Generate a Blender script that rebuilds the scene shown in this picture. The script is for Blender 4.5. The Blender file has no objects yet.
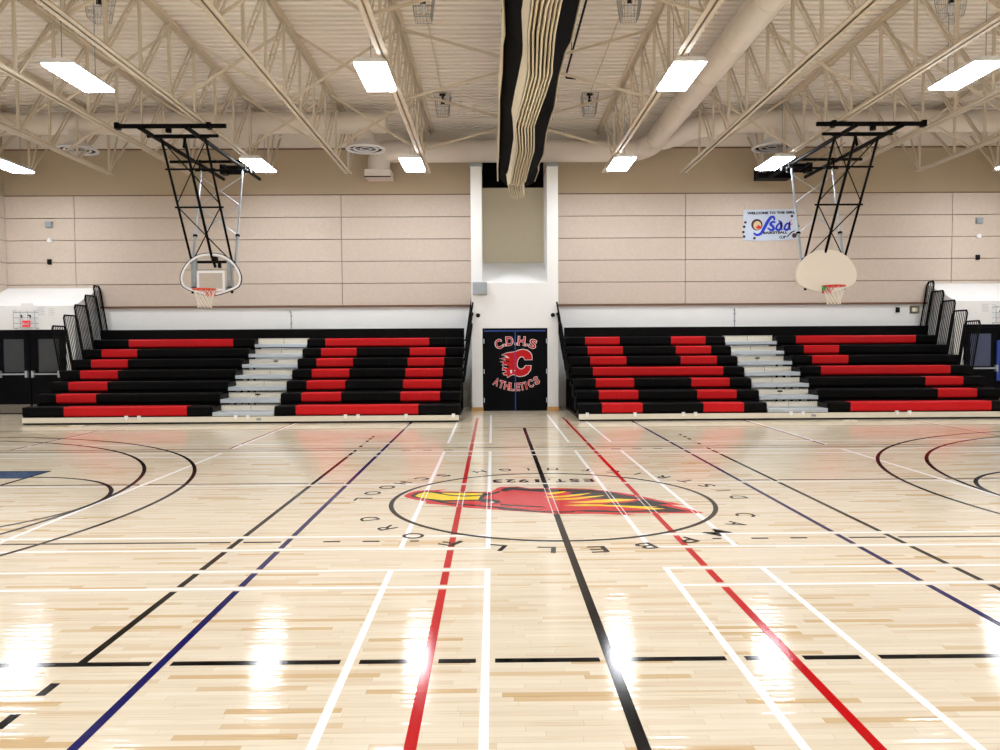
import bpy, bmesh, math, random
from mathutils import Vector, Matrix, geometry
random.seed(7)
S = bpy.context.scene
COL = S.collection
PI = math.pi
CX = 0.635                                   # gym centre line
# ------------------------------------------------------------------ materials
def srgb(r, g, b):
    f = lambda c: (c/255/12.92) if c/255 <= .04045 else ((c/255+.055)/1.055)**2.4
    return (f(r), f(g), f(b), 1)
def mat(name, col, rough=.5, metal=0, spec=.5, emit=None, estr=0, noise=0, nscale=6, coat=0, bump=0, bscale=40):
    m = bpy.data.materials.new(name); m.use_nodes = True
    nt = m.node_tree; b = nt.nodes['Principled BSDF']
    b.inputs['Base Color'].default_value = col
    b.inputs['Roughness'].default_value = rough
    b.inputs['Metallic'].default_value = metal
    b.inputs['Specular IOR Level'].default_value = spec
    b.inputs['Coat Weight'].default_value = coat
    if emit:
        b.inputs['Emission Color'].default_value = emit; b.inputs['Emission Strength'].default_value = estr
    if noise or bump:
        tc = nt.nodes.new('ShaderNodeTexCoord')
        n = nt.nodes.new('ShaderNodeTexNoise'); n.inputs['Scale'].default_value = nscale; n.inputs['Detail'].default_value = 6
        nt.links.new(tc.outputs['Object'], n.inputs['Vector'])
        if noise:
            mx = nt.nodes.new('ShaderNodeMix'); mx.data_type = 'RGBA'; mx.blend_type = 'MIX'
            mx.inputs[6].default_value = tuple(c*(1-noise) for c in col[:3])+(1,)
            mx.inputs[7].default_value = tuple(min(1, c*(1+noise)) for c in col[:3])+(1,)
            nt.links.new(n.outputs['Fac'], mx.inputs[0]); nt.links.new(mx.outputs[2], b.inputs['Base Color'])
        if bump:
            n2 = nt.nodes.new('ShaderNodeTexNoise'); n2.inputs['Scale'].default_value = bscale
            nt.links.new(tc.outputs['Object'], n2.inputs['Vector'])
            bp = nt.nodes.new('ShaderNodeBump'); bp.inputs['Strength'].default_value = bump; bp.inputs['Distance'].default_value = .01
            nt.links.new(n2.outputs['Fac'], bp.inputs['Height']); nt.links.new(bp.outputs[0], b.inputs['Normal'])
    return m
M = {}
M['white'] = mat('white_paint', srgb(240, 241, 240), .55, noise=.03, nscale=2)
M['tan'] = mat('tan_paint', srgb(186, 170, 144), .6, noise=.04, nscale=1.5)
M['nichebeige'] = mat('beige_paint', srgb(214, 204, 180), .6, noise=.03)
M['panel'] = mat('wood_wool_panel', srgb(203, 189, 174), .8, noise=.10, nscale=14, bump=.3, bscale=90)
M['deck'] = mat('painted_steel_deck', srgb(247, 241, 232), .55, noise=.05, nscale=1.2)
M['steel'] = mat('cream_painted_steel', srgb(218, 206, 187), .5, noise=.06, nscale=3)
M['duct'] = mat('painted_duct', srgb(232, 224, 214), .5, noise=.06, nscale=2)
M['ductdark'] = mat('duct_slot', srgb(40, 36, 32), .7)
M['fixture'] = mat('white_enamel', srgb(235, 235, 235), .4, noise=.02)
M['lens'] = mat('lit_diffuser', (1, 1, 1, 1), .5, emit=(.955, .985, 1.04, 1), estr=36, noise=.0)
M['black'] = mat('black_plastic', srgb(6, 6, 7), .42, spec=.08, noise=.15, nscale=8)
M['blackmetal'] = mat('black_metal', srgb(6, 6, 6), .5, spec=.08, noise=.15, nscale=8)
M['blackdeck'] = mat('black_deck', srgb(7, 7, 8), .6, spec=.08, noise=.2, nscale=5)
M['red'] = mat('red_plastic', srgb(196, 8, 18), .42, spec=.25, noise=.05, nscale=6)
M['silver'] = mat('brushed_aluminium', srgb(190, 200, 210), .38, .7, noise=.08, nscale=12)
M['galv'] = mat('galvanised_steel', srgb(165, 172, 178), .4, .6, noise=.12, nscale=9)
M['riser'] = mat('cream_riser', srgb(225, 218, 200), .5, noise=.05)
M['cream'] = mat('cream_vinyl', srgb(224, 212, 180), .5, noise=.05, nscale=4)
M['mesh'] = mat('black_mesh_fabric', srgb(6, 5, 5), .85, spec=.08, noise=.2, nscale=4)
M['doorblack'] = mat('black_door_paint', srgb(5, 5, 9), .45, spec=.08, noise=.1)
M['blue'] = mat('blue_paint', srgb(28, 62, 150), .45, noise=.05)
M['wood'] = mat('oak_base', srgb(196, 150, 90), .5, noise=.2, nscale=12)
M['brown'] = mat('brown_trim', srgb(120, 84, 62), .6, noise=.1)
M['orange'] = mat('orange_rim', srgb(214, 70, 30), .4, noise=.05)
M['redrim'] = mat('red_rim', srgb(205, 48, 40), .4, noise=.05)
M['net'] = mat('nylon_net', srgb(236, 228, 214), .8, noise=.05)
M['boardcream'] = mat('cream_board', srgb(228, 218, 202), .45, noise=.02)
M['boardwhite'] = mat('white_band', srgb(238, 238, 240), .4, noise=.02)
M['green'] = mat('green_tape', srgb(30, 150, 60), .5, noise=.05)
M['greybox'] = mat('grey_box', srgb(150, 158, 164), .5, noise=.05)
M['paper'] = mat('paper', srgb(240, 240, 238), .8, noise=.02)
M['ink'] = mat('blue_ink', srgb(120, 130, 170), .8, noise=.05)
M['banner'] = mat('banner_vinyl', srgb(196, 208, 224), .5, noise=.12, nscale=2.5)
M['bannerink'] = mat('banner_black', srgb(28, 26, 34), .6, noise=.1)
M['bannerblue'] = mat('banner_blue', srgb(18, 52, 190), .5, noise=.35, nscale=6)
M['bannerbrown'] = mat('banner_brown', srgb(70, 36, 24), .6, noise=.3, nscale=10)
M['bannertan'] = mat('banner_tan', srgb(214, 190, 150), .6, noise=.1)
M['bannerred'] = mat('banner_red', srgb(214, 24, 30), .6, noise=.05)
M['exitred'] = mat('exit_red', srgb(225, 30, 36), .5, emit=srgb(225, 30, 36), estr=.35, noise=.02)
M['doorglass'] = mat('dark_glass', srgb(52, 55, 58), .25, noise=.15, nscale=3)
M['doorglassblue'] = mat('blue_dark_glass', srgb(62, 70, 100), .15, noise=.15, nscale=3)
M['rubber'] = mat('black_rubber', srgb(9, 9, 9), .6, spec=.25, noise=.1)
M['beigeplate'] = mat('beige_plate', srgb(226, 218, 190), .5, noise=.03)
M['kick'] = mat('kick_plate', srgb(112, 105, 94), .5, 0, noise=.08)
def paint(name, c):
    m = mat(name, c, .11, 0, .5, noise=.04, nscale=8); m.node_tree.nodes['Principled BSDF'].inputs['IOR'].default_value = 1.2; return m
P_BLACK = paint('black_line_paint', srgb(9, 9, 10)); P_NAVY = paint('navy_line_paint', srgb(12, 14, 88))
P_RED = paint('red_line_paint', srgb(190, 10, 16)); P_WHITE = paint('white_line_paint', srgb(250, 250, 250))
P_SLATE = paint('slate_blue_paint', srgb(62, 84, 118)); P_LOGORED = paint('logo_red_paint', srgb(206, 44, 50))
P_YEL = paint('logo_yellow_paint', srgb(244, 210, 40)); P_DGREY = paint('dark_blue_line_paint', srgb(14, 16, 30))
# glass
g = bpy.data.materials.new('clear_acrylic'); g.use_nodes = True
b = g.node_tree.nodes['Principled BSDF']; b.inputs['Transmission Weight'].default_value = 1; b.inputs['Roughness'].default_value = .02
b.inputs['Base Color'].default_value = (.95, .97, .96, 1); b.inputs['IOR'].default_value = 1.2
M['glass'] = g
# maple floor: strips run along X, board tone random per strip
def floor_material():
    m = bpy.data.materials.new('varnished_maple_strips'); m.use_nodes = True
    nt = m.node_tree; N = nt.nodes; L = nt.links; b = N['Principled BSDF']
    def math_(op, a, bb=None):
        n = N.new('ShaderNodeMath'); n.operation = op
        for i, v in enumerate((a, bb)):
            if v is None: continue
            if isinstance(v, (int, float)): n.inputs[i].default_value = v
            else: L.new(v, n.inputs[i])
        return n.outputs[0]
    tc = N.new('ShaderNodeTexCoord'); sp = N.new('ShaderNodeSeparateXYZ'); L.new(tc.outputs['Object'], sp.inputs[0])
    x, y = sp.outputs[0], sp.outputs[1]
    yr = math_('DIVIDE', y, .048); row = math_('FLOOR', yr)
    w1 = N.new('ShaderNodeTexWhiteNoise'); w1.noise_dimensions = '1D'; L.new(row, w1.inputs['W'])
    xo = math_('ADD', math_('DIVIDE', x, .55), math_('MULTIPLY', w1.outputs['Value'], 17.3)); col = math_('FLOOR', xo)
    cb = N.new('ShaderNodeCombineXYZ'); L.new(row, cb.inputs[0]); L.new(col, cb.inputs[1])
    w2 = N.new('ShaderNodeTexWhiteNoise'); w2.noise_dimensions = '2D'; L.new(cb.outputs[0], w2.inputs['Vector'])
    rp = N.new('ShaderNodeValToRGB'); L.new(w2.outputs['Value'], rp.inputs[0])
    e = rp.color_ramp.elements; e[0].position = 0; e[0].color = srgb(238, 227, 205); e[1].position = 1; e[1].color = srgb(212, 182, 138)
    for p, c in ((.5, srgb(234, 221, 196)), (.8, srgb(230, 215, 189)), (.92, srgb(224, 203, 170)), (.98, srgb(216, 188, 146))):
        q = rp.color_ramp.elements.new(p); q.color = c
    # grain along the strip
    mp = N.new('ShaderNodeMapping'); mp.inputs['Scale'].default_value = (1.6, 48, 1); L.new(tc.outputs['Object'], mp.inputs[0])
    gn = N.new('ShaderNodeTexNoise'); gn.inputs['Scale'].default_value = 1; gn.inputs['Detail'].default_value = 5; L.new(mp.outputs[0], gn.inputs['Vector'])
    gr = N.new('ShaderNodeValToRGB'); L.new(gn.outputs['Fac'], gr.inputs[0])
    gr.color_ramp.elements[0].position = .27; gr.color_ramp.elements[0].color = (.80, .68, .50, 1)
    gr.color_ramp.elements[1].position = .44; gr.color_ramp.elements[1].color = (1, 1, 1, 1)
    mx = N.new('ShaderNodeMix'); mx.data_type = 'RGBA'; mx.blend_type = 'MULTIPLY'; mx.inputs[0].default_value = .8
    L.new(rp.outputs[0], mx.inputs[6]); L.new(gr.outputs[0], mx.inputs[7])
    # hairline joints
    fy = math_('FRACT', yr); jy = math_('LESS_THAN', fy, .035); fx = math_('FRACT', xo); jx = math_('LESS_THAN', fx, .004)
    j = math_('MULTIPLY', math_('MAXIMUM', jy, jx), .30)
    m2 = N.new('ShaderNodeMix'); m2.data_type = 'RGBA'; L.new(j, m2.inputs[0]); L.new(mx.outputs[2], m2.inputs[6]); m2.inputs[7].default_value = srgb(120, 84, 50)
    L.new(m2.outputs[2], b.inputs['Base Color'])
    b.inputs['Roughness'].default_value = .085; b.inputs['Specular IOR Level'].default_value = .5
    n3 = N.new('ShaderNodeTexNoise'); n3.inputs['Scale'].default_value = 1; n3.inputs['Detail'].default_value = 2
    mp2 = N.new('ShaderNodeMapping'); mp2.inputs['Scale'].default_value = (.7, 22, 1); L.new(tc.outputs['Object'], mp2.inputs[0]); L.new(mp2.outputs[0], n3.inputs['Vector'])
    bp = N.new('ShaderNodeBump'); bp.inputs['Strength'].default_value = .5; bp.inputs['Distance'].default_value = .004
    L.new(n3.outputs['Fac'], bp.inputs['Height']); L.new(bp.outputs[0], b.inputs['Normal'])
    return m
M['floor'] = floor_material()
# ------------------------------------------------------------------ mesh builder
class MB:
    def __init__(s): s.v = []; s.f = []; s.m = []; s.smooth = []; s.cur = 0; s.sm = False
    def add(s, vs, fs, sm=None):
        o = len(s.v); s.v += [tuple(v) for v in vs]
        for f in fs:
            s.f.append(tuple(i+o for i in f)); s.m.append(s.cur); s.smooth.append(s.sm if sm is None else sm)
        return s
    def box(s, x0, x1, y0, y1, z0, z1):
        return s.add([(x0, y0, z0), (x1, y0, z0), (x1, y1, z0), (x0, y1, z0), (x0, y0, z1), (x1, y0, z1), (x1, y1, z1), (x0, y1, z1)],
                     [(3, 2, 1, 0), (4, 5, 6, 7), (0, 1, 5, 4), (1, 2, 6, 5), (2, 3, 7, 6), (3, 0, 4, 7)])
    def bar(s, a, b_, w, h, up=(0, 0, 1)):
        a, b_ = Vector(a), Vector(b_); d = (b_-a).normalized(); u = Vector(up)
        r = d.cross(u)
        if r.length < 1e-4: r = d.cross(Vector((1, 0, 0)))
        r.normalize(); u = r.cross(d).normalized()
        vs = []
        for p in (a, b_):
            for sx, sz in ((-1, -1), (1, -1), (1, 1), (-1, 1)): vs.append(p+r*(sx*w/2)+u*(sz*h/2))
        return s.add(vs, [(0, 1, 2, 3), (7, 6, 5, 4), (0, 4, 5, 1), (1, 5, 6, 2), (2, 6, 7, 3), (3, 7, 4, 0)])
    def tube(s, pts, r, n=10, closed=False, caps=True):
        pts = [Vector(p) for p in pts]; k = len(pts); rs = r if isinstance(r, (list, tuple)) else [r]*k
        up = None; rings = []
        for i, p in enumerate(pts):
            if closed: d = pts[(i+1) % k]-pts[i-1]
            else: d = pts[min(i+1, k-1)]-pts[max(i-1, 0)]
            d.normalize()
            if up is None:
                up = Vector((0, 0, 1)) if abs(d.z) < .9 else Vector((1, 0, 0))
            rr = d.cross(up)
            if rr.length < 1e-3: rr = d.cross(Vector((.3, 1, .2)))
            rr.normalize(); up2 = rr.cross(d).normalized(); up = up2
            rings.append([p+rr*(math.cos(2*PI*j/n)*rs[i])+up2*(math.sin(2*PI*j/n)*rs[i]) for j in range(n)])
        vs = [v for g_ in rings for v in g_]; fs = []
        for i in range(k if closed else k-1):
            a0 = i*n; b0 = ((i+1) % k)*n
            for j in range(n): fs.append((a0+j, a0+(j+1) % n, b0+(j+1) % n, b0+j))
        s.add(vs, fs, True)
        if caps and not closed:
            s.add(rings[0], [tuple(range(n))], False); s.add(rings[-1], [tuple(reversed(range(n)))], False)
        return s
    def poly(s, pts, z=None, fn=None):
        """flat filled polygon; pts 2-D, fn maps (a,b)->3-D"""
        p3 = [Vector((p[0], p[1], 0)) for p in pts]
        tri = geometry.tessellate_polygon([p3])
        vs = [fn(p[0], p[1]) if fn else (p[0], p[1], z) for p in pts]
        return s.add(vs, [tuple(t) for t in tri])
    def prism(s, pts, y0, y1):
        """pts in x,z ; extruded along y"""
        p3 = [Vector((p[0], p[1], 0)) for p in pts]; n = len(pts)
        tri = geometry.tessellate_polygon([p3])
        s.add([(p[0], y0, p[1]) for p in pts], [tuple(t) for t in tri]); s.add([(p[0], y1, p[1]) for p in pts], [tuple(reversed(t)) for t in tri])
        s.add([(p[0], y0, p[1]) for p in pts]+[(p[0], y1, p[1]) for p in pts], [(i, (i+1) % n, n+(i+1) % n, n+i) for i in range(n)]); return s
    def prismx(s, pts, x0, x1, sm=False):
        """pts in y,z ; extruded along x"""
        p3 = [Vector((p[0], p[1], 0)) for p in pts]; n = len(pts)
        tri = geometry.tessellate_polygon([p3])
        s.add([(x0, p[0], p[1]) for p in pts], [tuple(t) for t in tri]); s.add([(x1, p[0], p[1]) for p in pts], [tuple(reversed(t)) for t in tri])
        s.add([(x0, p[0], p[1]) for p in pts]+[(x1, p[0], p[1]) for p in pts], [(i, (i+1) % n, n+(i+1) % n, n+i) for i in range(n)], sm); return s
    def lathe(s, prof, c, n=32):
        vs = []; k = len(prof)
        for j in range(n):
            a = 2*PI*j/n
            for r, z in prof: vs.append((c[0]+r*math.cos(a), c[1]+r*math.sin(a), c[2]+z))
        fs = [(j*k+i, ((j+1) % n)*k+i, ((j+1) % n)*k+i+1, j*k+i+1) for j in range(n) for i in range(k-1)]
        return s.add(vs, fs, True)
    def text(s, txt, size, fn, bold=0, width=None, shear=0):
        """centred text mapped by fn(a,b)->3-D"""
        cu = bpy.data.curves.new('t', 'FONT'); cu.body = txt; cu.size = size; cu.align_x = 'CENTER'; cu.align_y = 'CENTER'; cu.offset = bold; cu.shear = shear
        cu.resolution_u = 4
        o = bpy.data.objects.new('t', cu); COL.objects.link(o); bpy.context.view_layer.update()
        me = o.evaluated_get(bpy.context.evaluated_depsgraph_get()).to_mesh()
        vs = [v.co.copy() for v in me.vertices]; fs = [tuple(p.vertices) for p in me.polygons]
        if vs:
            xs = [v.x for v in vs]; ys = [v.y for v in vs]; mx_ = (min(xs)+max(xs))/2; my_ = (min(ys)+max(ys))/2
            k = width/(max(xs)-min(xs)) if width else 1
            s.add([fn((v.x-mx_)*k, v.y-my_) for v in vs], fs)
        bpy.data.objects.remove(o); bpy.data.curves.remove(cu)
        return s
    def build(s, name, mats, parent=None, label=None):
        me = bpy.data.meshes.new(name); me.from_pydata(s.v, [], s.f)
        for mm in (mats if isinstance(mats, (list, tuple)) else [mats]): me.materials.append(mm)
        me.polygons.foreach_set('material_index', s.m); me.polygons.foreach_set('use_smooth', s.smooth)
        me.update()
        bm = bmesh.new(); bm.from_mesh(me); bmesh.ops.recalc_face_normals(bm, faces=bm.faces); bm.to_mesh(me); bm.free()
        o = bpy.data.objects.new(name, me); COL.objects.link(o)
        if parent: o.parent = parent
        if label: o['label'] = label
        return o
def tag(o, label, cat, group=None):
    o['label'] = label; o['category'] = cat
    if group: o['group'] = group
    return o
def struct(o): o['kind'] = 'structure'; return o
def empty(name, loc=(0, 0, 0)):
    o = bpy.data.objects.new(name, None); o.empty_display_size = .1; o.location = loc; COL.objects.link(o); return o
def copy_tree(o, parent=None):
    c = o.copy(); COL.objects.link(c)
    if parent: c.parent = parent
    for ch in o.children: copy_tree(ch, c)
    return c
ORD = ['first', 'second', 'third', 'fourth', 'fifth', 'sixth', 'seventh']
# ------------------------------------------------------------------ room shell
XL, XR, YB, YN, YF = -13.2, 14.47, 21.1, -3.2, 19.75
ZD = 7.5                                      # underside of roof deck
fl = struct(MB().box(XL, XR, YN, YB, -.12, 0).build('floor', M['floor']))
# corrugated ceiling
cm = MB(); p = .2; prof = []; y = YN
while y < YB:
    prof += [(y, ZD), (y+.11, ZD), (y+.118, ZD+.09), (y+.192, ZD+.09)]; y += p
prof.append((y, ZD)); n = len(prof)
cm.add([(XL, a, z) for a, z in prof]+[(XR, a, z) for a, z in prof], [(i, i+1, n+i+1, n+i) for i in range(n-1)])
cm.box(XL-.2, XR+.2, YN-.2, YB+.2, ZD+.12, ZD+.3)
ceiling = struct(cm.build('ceiling', M['deck']))
# far wall : white low, panels, tan above, pale band at the deck
w = MB(); w.box(XL, XR, YB, YB+.2, 0, 2.77); w.cur = 1; w.box(XL, XR, YB, YB+.2, 2.77, 5.80); w.cur = 2; w.box(XL, XR, YB, YB+.2, 5.80, 7.03); w.cur = 3
w.box(XL, XR, YB, YB+.2, 7.03, ZD+.12)
wall_far = struct(w.build('wall_far', [M['white'], M['brown'], M['tan'], M['deck']]))
def panels(xs, y0, y1):
    m = MB()
    for a, b_ in zip(xs[:-1], xs[1:]):
        for k in range(5):
            z0 = 2.80+k*.598
            m.box(a+.008, b_-.008, y0, y1, z0+.009, z0+.598-.009)
    return m
PT = .05
panels([XL+.01, -11.3, -4.09, -.54], YB-PT, YB).build('acoustic_panels', M['panel'], wall_far)
panels([1.69, 5.28, 12.6, XR-.01], YB-PT, YB).build('acoustic_panels', M['panel'], wall_far)
m = MB()
for a, b_ in ((-10.66, -.54), (1.69, 11.93)): m.box(a, b_, YB-.07, YB, 2.755, 2.80)
m.build('panel_ledge', M['brown'], wall_far)
m = MB(); m.box(XL, -.54, YB-.035, YB, 5.79, 5.81); m.box(1.69, XR, YB-.035, YB, 5.79, 5.81); m.box(XL, XR, YB-.03, YB, 7.02, 7.05); m.build('panel_top_trim', M['brown'], wall_far)
MB().box(-.26, 1.41, YB-.02, YB, 5.97, 6.9).build('dark_recess_panel', M['mesh'], wall_far, 'flat black panel painted for the dark recess above the door niche')  # recess darkness painted as a flat black panel, nothing opens behind it
MB().box(-.26, 1.41, YB-.012, YB, 3.94, 5.97).build('niche_back', M['nichebeige'], wall_far)
# side walls
for nm, x, sgn in (('wall_left', XL, -1), ('wall_right', XR, 1)):
    a, b_ = sorted((x, x+.2*sgn)); w = MB(); w.box(a, b_, YN, YB, 0, 2.77); w.cur = 1; w.box(a, b_, YN, YB, 2.77, 5.8); w.cur = 2; w.box(a, b_, YN, YB, 5.8, ZD+.12)
    ww = struct(w.build(nm, [M['white'], M['brown'], M['tan']]))
    m = MB(); a, b_ = sorted((x, x-PT*sgn)); ys = [YN+.01, 2, 8.3, 14.6, YB-.06]
    for y0, y1 in zip(ys[:-1], ys[1:]):
        for k in range(5): m.box(a, b_, y0+.008, y1-.008, 2.809+k*.598, 2.80+(k+1)*.598-.009)
    m.build('acoustic_panels', M['panel'], ww)
w = MB(); w.box(XL, XR, YN-.2, YN, 0, 2.77); w.cur = 1; w.box(XL, XR, YN-.2, YN, 2.77, ZD+.12)
struct(w.build('wall_near', [M['white'], M['tan']]))
# pilasters either side of the door niche
for i, (a, b_) in enumerate(((-.54, -.26), (1.41, 1.69))):
    t = struct(MB().box(a, b_, YF, YB, 0, 6.24).build('trim_%d' % (i+1), M['white']))
    MB().box(a-.02, b_+.02, YF-.02, YF+.4, 6.24, 6.32).build('cap', M['greybox'], t)
    MB().box(a-.012, b_+.012, YF-.015, YF, 0, .10).build('base_strip', M['wood'], t)
    c = (a+b_)/2+(.03 if i == 0 else 0)
    MB().tube([(c, YF, 2.46), (c, YF-.02, 2.46)], .055, 16).build('wall_socket', M['rubber'], t)
# infill above door with sloping top
m = MB(); m.prismx([(YF, 2.13), (YB, 2.13), (YB, 3.94), (YF, 3.29)], -.26, 1.41)
struct(m.build('wall_niche', M['white']))
# exit vestibules left / right
VL = (XL, -10.66); VR = (2*CX+10.66, XR)
for nm, (a, b_) in (('wall_exit_left', VL), ('wall_exit_right', VR)):
    m = MB(); m.prismx([(YF, 2.16), (YB, 2.16), (YB, 3.33), (YF, 2.77)], a, b_)
    if nm.endswith('left'): m.box(b_-.24, b_, YF, YB, 0, 2.16)
    else: m.box(a, a+.24, YF, YB, 0, 2.16)
    struct(m.build(nm, M['white']))
# ------------------------------------------------------------------ doors
def DP(cx, cy, dy=0):                          # emblem drawing units -> door face
    return (((480+cx/7.5)-492.75)*19.72/768, YF-.012-dy, 1.73+(343.75-(320+cy/7.5))*19.72/768)
def offset_poly(pts, d):
    n = len(pts); ar = sum(pts[i][0]*pts[(i+1) % n][1]-pts[(i+1) % n][0]*pts[i][1] for i in range(n)); sg = 1 if ar > 0 else -1
    out = []
    for i in range(n):
        p0, p1, p2 = Vector(pts[i-1]), Vector(pts[i]), Vector(pts[(i+1) % n])
        a = (p1-p0); b_ = (p2-p1); a = a.normalized() if a.length else b_; b_ = b_.normalized() if b_.length else a
        n1 = Vector((a.y, -a.x)); n2 = Vector((b_.y, -b_.x)); q = n1+n2
        q = q.normalized() if q.length > .2 else n1
        out.append(tuple(p1+q*d*sg))
    return out
d1 = struct(MB().box(-.26, 1.41, YF+.03, YF+.10, 0, 2.13).build('door_1', M['doorblack']))
for a, b_ in ((-.225, .572), (.588, 1.385)):
    lf = MB().box(a, b_, YF-.01, YF+.03, .01, 2.085).build('door_leaf', M['doorblack'], d1)
    hx = -.225 if a < 0 else 1.385
    h = MB()
    for z in (.28, 1.02, 1.80): h.box(hx-.012, hx+.012, YF-.02, YF-.01, z-.06, z+.06)
    h.build('hinge', M['silver'], lf)
m = MB(); m.box(-.225, .56, YF-.014, YF, 2.045, 2.075); m.box(.60, 1.36, YF-.014, YF, 2.045, 2.075); m.build('blue_head_strip', M['blue'], d1)
MB().box(.568, .592, YF-.016, YF, .01, 2.08).build('blue_mullion', M['blue'], d1)
Cpoly = [(268, 238), (292, 227), (320, 222), (350, 227), (374, 242), (388, 266), (390, 298), (337, 298), (330, 281), (312, 273), (294, 282), (281, 304), (276, 330), (280, 352), (294, 367), (314, 371), (331, 361), (341, 344), (383, 344), (377, 376), (356, 404), (328, 419), (296, 423), (268, 416)]
Hpoly = [(269, 236), (240, 243), (205, 246), (162, 262), (198, 266), (214, 280), (148, 288), (184, 294), (198, 304), (150, 312), (178, 320), (166, 338), (196, 333), (216, 350), (198, 362), (172, 352), (168, 374), (190, 376), (200, 390), (170, 398), (180, 410), (202, 412), (206, 432), (228, 415), (250, 408), (269, 418)]
m = MB(); m.poly(offset_poly(Cpoly, 5), fn=lambda a, b_: DP(a, b_, .001)); m.poly(offset_poly(Hpoly, 4), fn=lambda a, b_: DP(a, b_, .001)); m.cur = 1
m.poly(Cpoly, fn=lambda a, b_: DP(a, b_, .003)); m.poly(Hpoly, fn=lambda a, b_: DP(a, b_, .003)); m.cur = 0
m.poly([(225, 376), (240, 374), (240, 398), (228, 402)], fn=lambda a, b_: DP(a, b_, .005)); m.poly([(178, 274), (205, 272), (222, 286), (205, 284)], fn=lambda a, b_: DP(a, b_, .005))
m.poly([(255, 377), (264, 375), (262, 386)], fn=lambda a, b_: DP(a, b_, .005))
m.cur = 2; m.poly([(190, 344), (205, 340), (222, 352), (206, 360)], fn=lambda a, b_: DP(a, b_, .0052)); m.poly([(186, 300), (215, 306), (225, 318), (200, 312)], fn=lambda a, b_: DP(a, b_, .0052))
m.build('team_emblem', [M['boardwhite'], M['red'], M['doorblack']], d1, 'red C with flaming horse head, white outline')
def door_letter(mw, mr, ch, x, y, ang, size, w):
    ca, sa = math.cos(ang), math.sin(ang)
    f = lambda dy: (lambda a, b_: DP(x+a*ca+b_*sa, y+a*sa-b_*ca, dy))
    mw.text(ch, size, f(.001), .05*size, w*1.12); mr.text(ch, size, f(.003), .018*size, w*.95)
mw, mr = MB(), MB()
for ch, x, y, a in (('C', 140, 180, -.28), ('D', 222, 158, -.08), ('H', 312, 158, .08), ('S', 397, 180, .28)): door_letter(mw, mr, ch, x, y, a, 92, 52)
for x, y in ((185, 188), (268, 180), (350, 188)):
    mw.poly([(x-9, y-9), (x+9, y-9), (x+9, y+9), (x-9, y+9)], fn=lambda a, b_: DP(a, b_, .001)); mr.poly([(x-6, y-6), (x+6, y-6), (x+6, y+6), (x-6, y+6)], fn=lambda a, b_: DP(a, b_, .003))
for ch, x, y, a in (('A', 122, 464, .42), ('T', 160, 482, .31), ('H', 200, 494, .2), ('L', 238, 502, .1), ('E', 279, 503, -.05), ('T', 315, 499, -.16), ('I', 344, 492, -.24), ('C', 379, 478, -.34), ('S', 423, 455, -.46)):
    door_letter(mw, mr, ch, x, y, a, 78, 12 if ch == 'I' else 36)
mw.build('lettering_outline', M['boardwhite'], d1); mr.build('lettering', M['red'], d1, 'red arched C.D.H.S ATHLETICS lettering')
for idx, (a, b_), sgn, gm in ((2, VL, 1, M['doorglass']), (3, VR, -1, M['doorglassblue'])):
    def X(v): return v if sgn == 1 else 2*CX-v
    def bx(mb, x0, x1, *r): q = sorted((X(x0), X(x1))); return mb.box(q[0], q[1], *r)
    m = MB(); bx(m, XL, -10.93, YF+.04, YF+.08, 0, 2.16); bx(m, XL, -12.66, YF, YF+.04, 0, 2.16); bx(m, -12.66, -10.93, YF-.01, YF+.04, 2.08, 2.16); bx(m, -10.99, -10.93, YF-.01, YF+.04, 0, 2.08)
    d = struct(m.build('door_%d' % idx, M['doorblack']))
    for x0, x1, w0, w1 in ((-12.65, -11.83, -12.5, -11.98), (-11.81, -11.0, -11.62, -11.08)):
        m = MB(); bx(m, x0, w0, YF, YF+.04, .02, 2.07); bx(m, w1, x1, YF, YF+.04, .02, 2.07); bx(m, w0, w1, YF, YF+.04, .02, 1.08); bx(m, w0, w1, YF, YF+.04, 1.92, 2.07)
        lf = m.build('door_leaf', M['doorblack'], d)
        bx(MB(), w0, w1, YF+.012, YF+.028, 1.08, 1.92).build('window_pane', gm, lf)
        m = MB(); bx(m, x0+.06, x1-.04, YF-.07, YF-.03, 1.01, 1.045); bx(m, x0+.04, x0+.1, YF-.075, YF, .94, 1.11); bx(m, x1-.1, x1-.04, YF-.075, YF, .94, 1.11)
        m.build('panic_bar', M['galv'], lf)
        bx(MB(), x0+.02, x1-.02, YF-.006, YF, .03, .25).build('kick_plate', M['kick'], lf)
    if idx == 3: MB().box(13.03, 13.16, YF-.02, YF, .7, 1.75).build('blue_panel', M['blue'], d)
# ------------------------------------------------------------------ court markings on the floor
WHITE, REDC, BLK, NAVY, HB = 4, 3, 3, 2, 1
EX0, EX1 = -12.9, 14.2
V = []; H = []                                  # (x, w, y0, y1, colour, priority)
def addV(x, w, segs, c, p_): V.append((x, w, segs, c, p_))
def addH(y, w, segs, c, p_): H.append((y, w, segs, c, p_))
Y0 = -2.6
for dx in (-1.0, 1.0): addV(CX+dx, .056, [(Y0, 17.9)], 'r', 3)
addV(CX, .06, [(Y0, 15.72)], 'k', 3)
for dx in (-2.45, 2.45): addV(CX+dx, .05, [(Y0, 18.2)], 'n', 2)
for dx in (-2.89, 2.89):
    addV(CX+dx, .05, [(4.13, 12.58)], 'k', 2)
    for k in range(5): addV(CX+dx, .05, [(12.98+k*.33, 13.13+k*.33)], 'k', 2)
    for k in range(5): addV(CX+dx, .05, [(3.90-k*.33-.14, 3.90-k*.33)], 'k', 2)
wv = [(Y0, 5.85), (6.42, 12.34), (13.36, 18.6)]
for x in (-.05, 1.32, -.79, 2.06): addV(x, .045, wv, 'w', 4)
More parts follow.
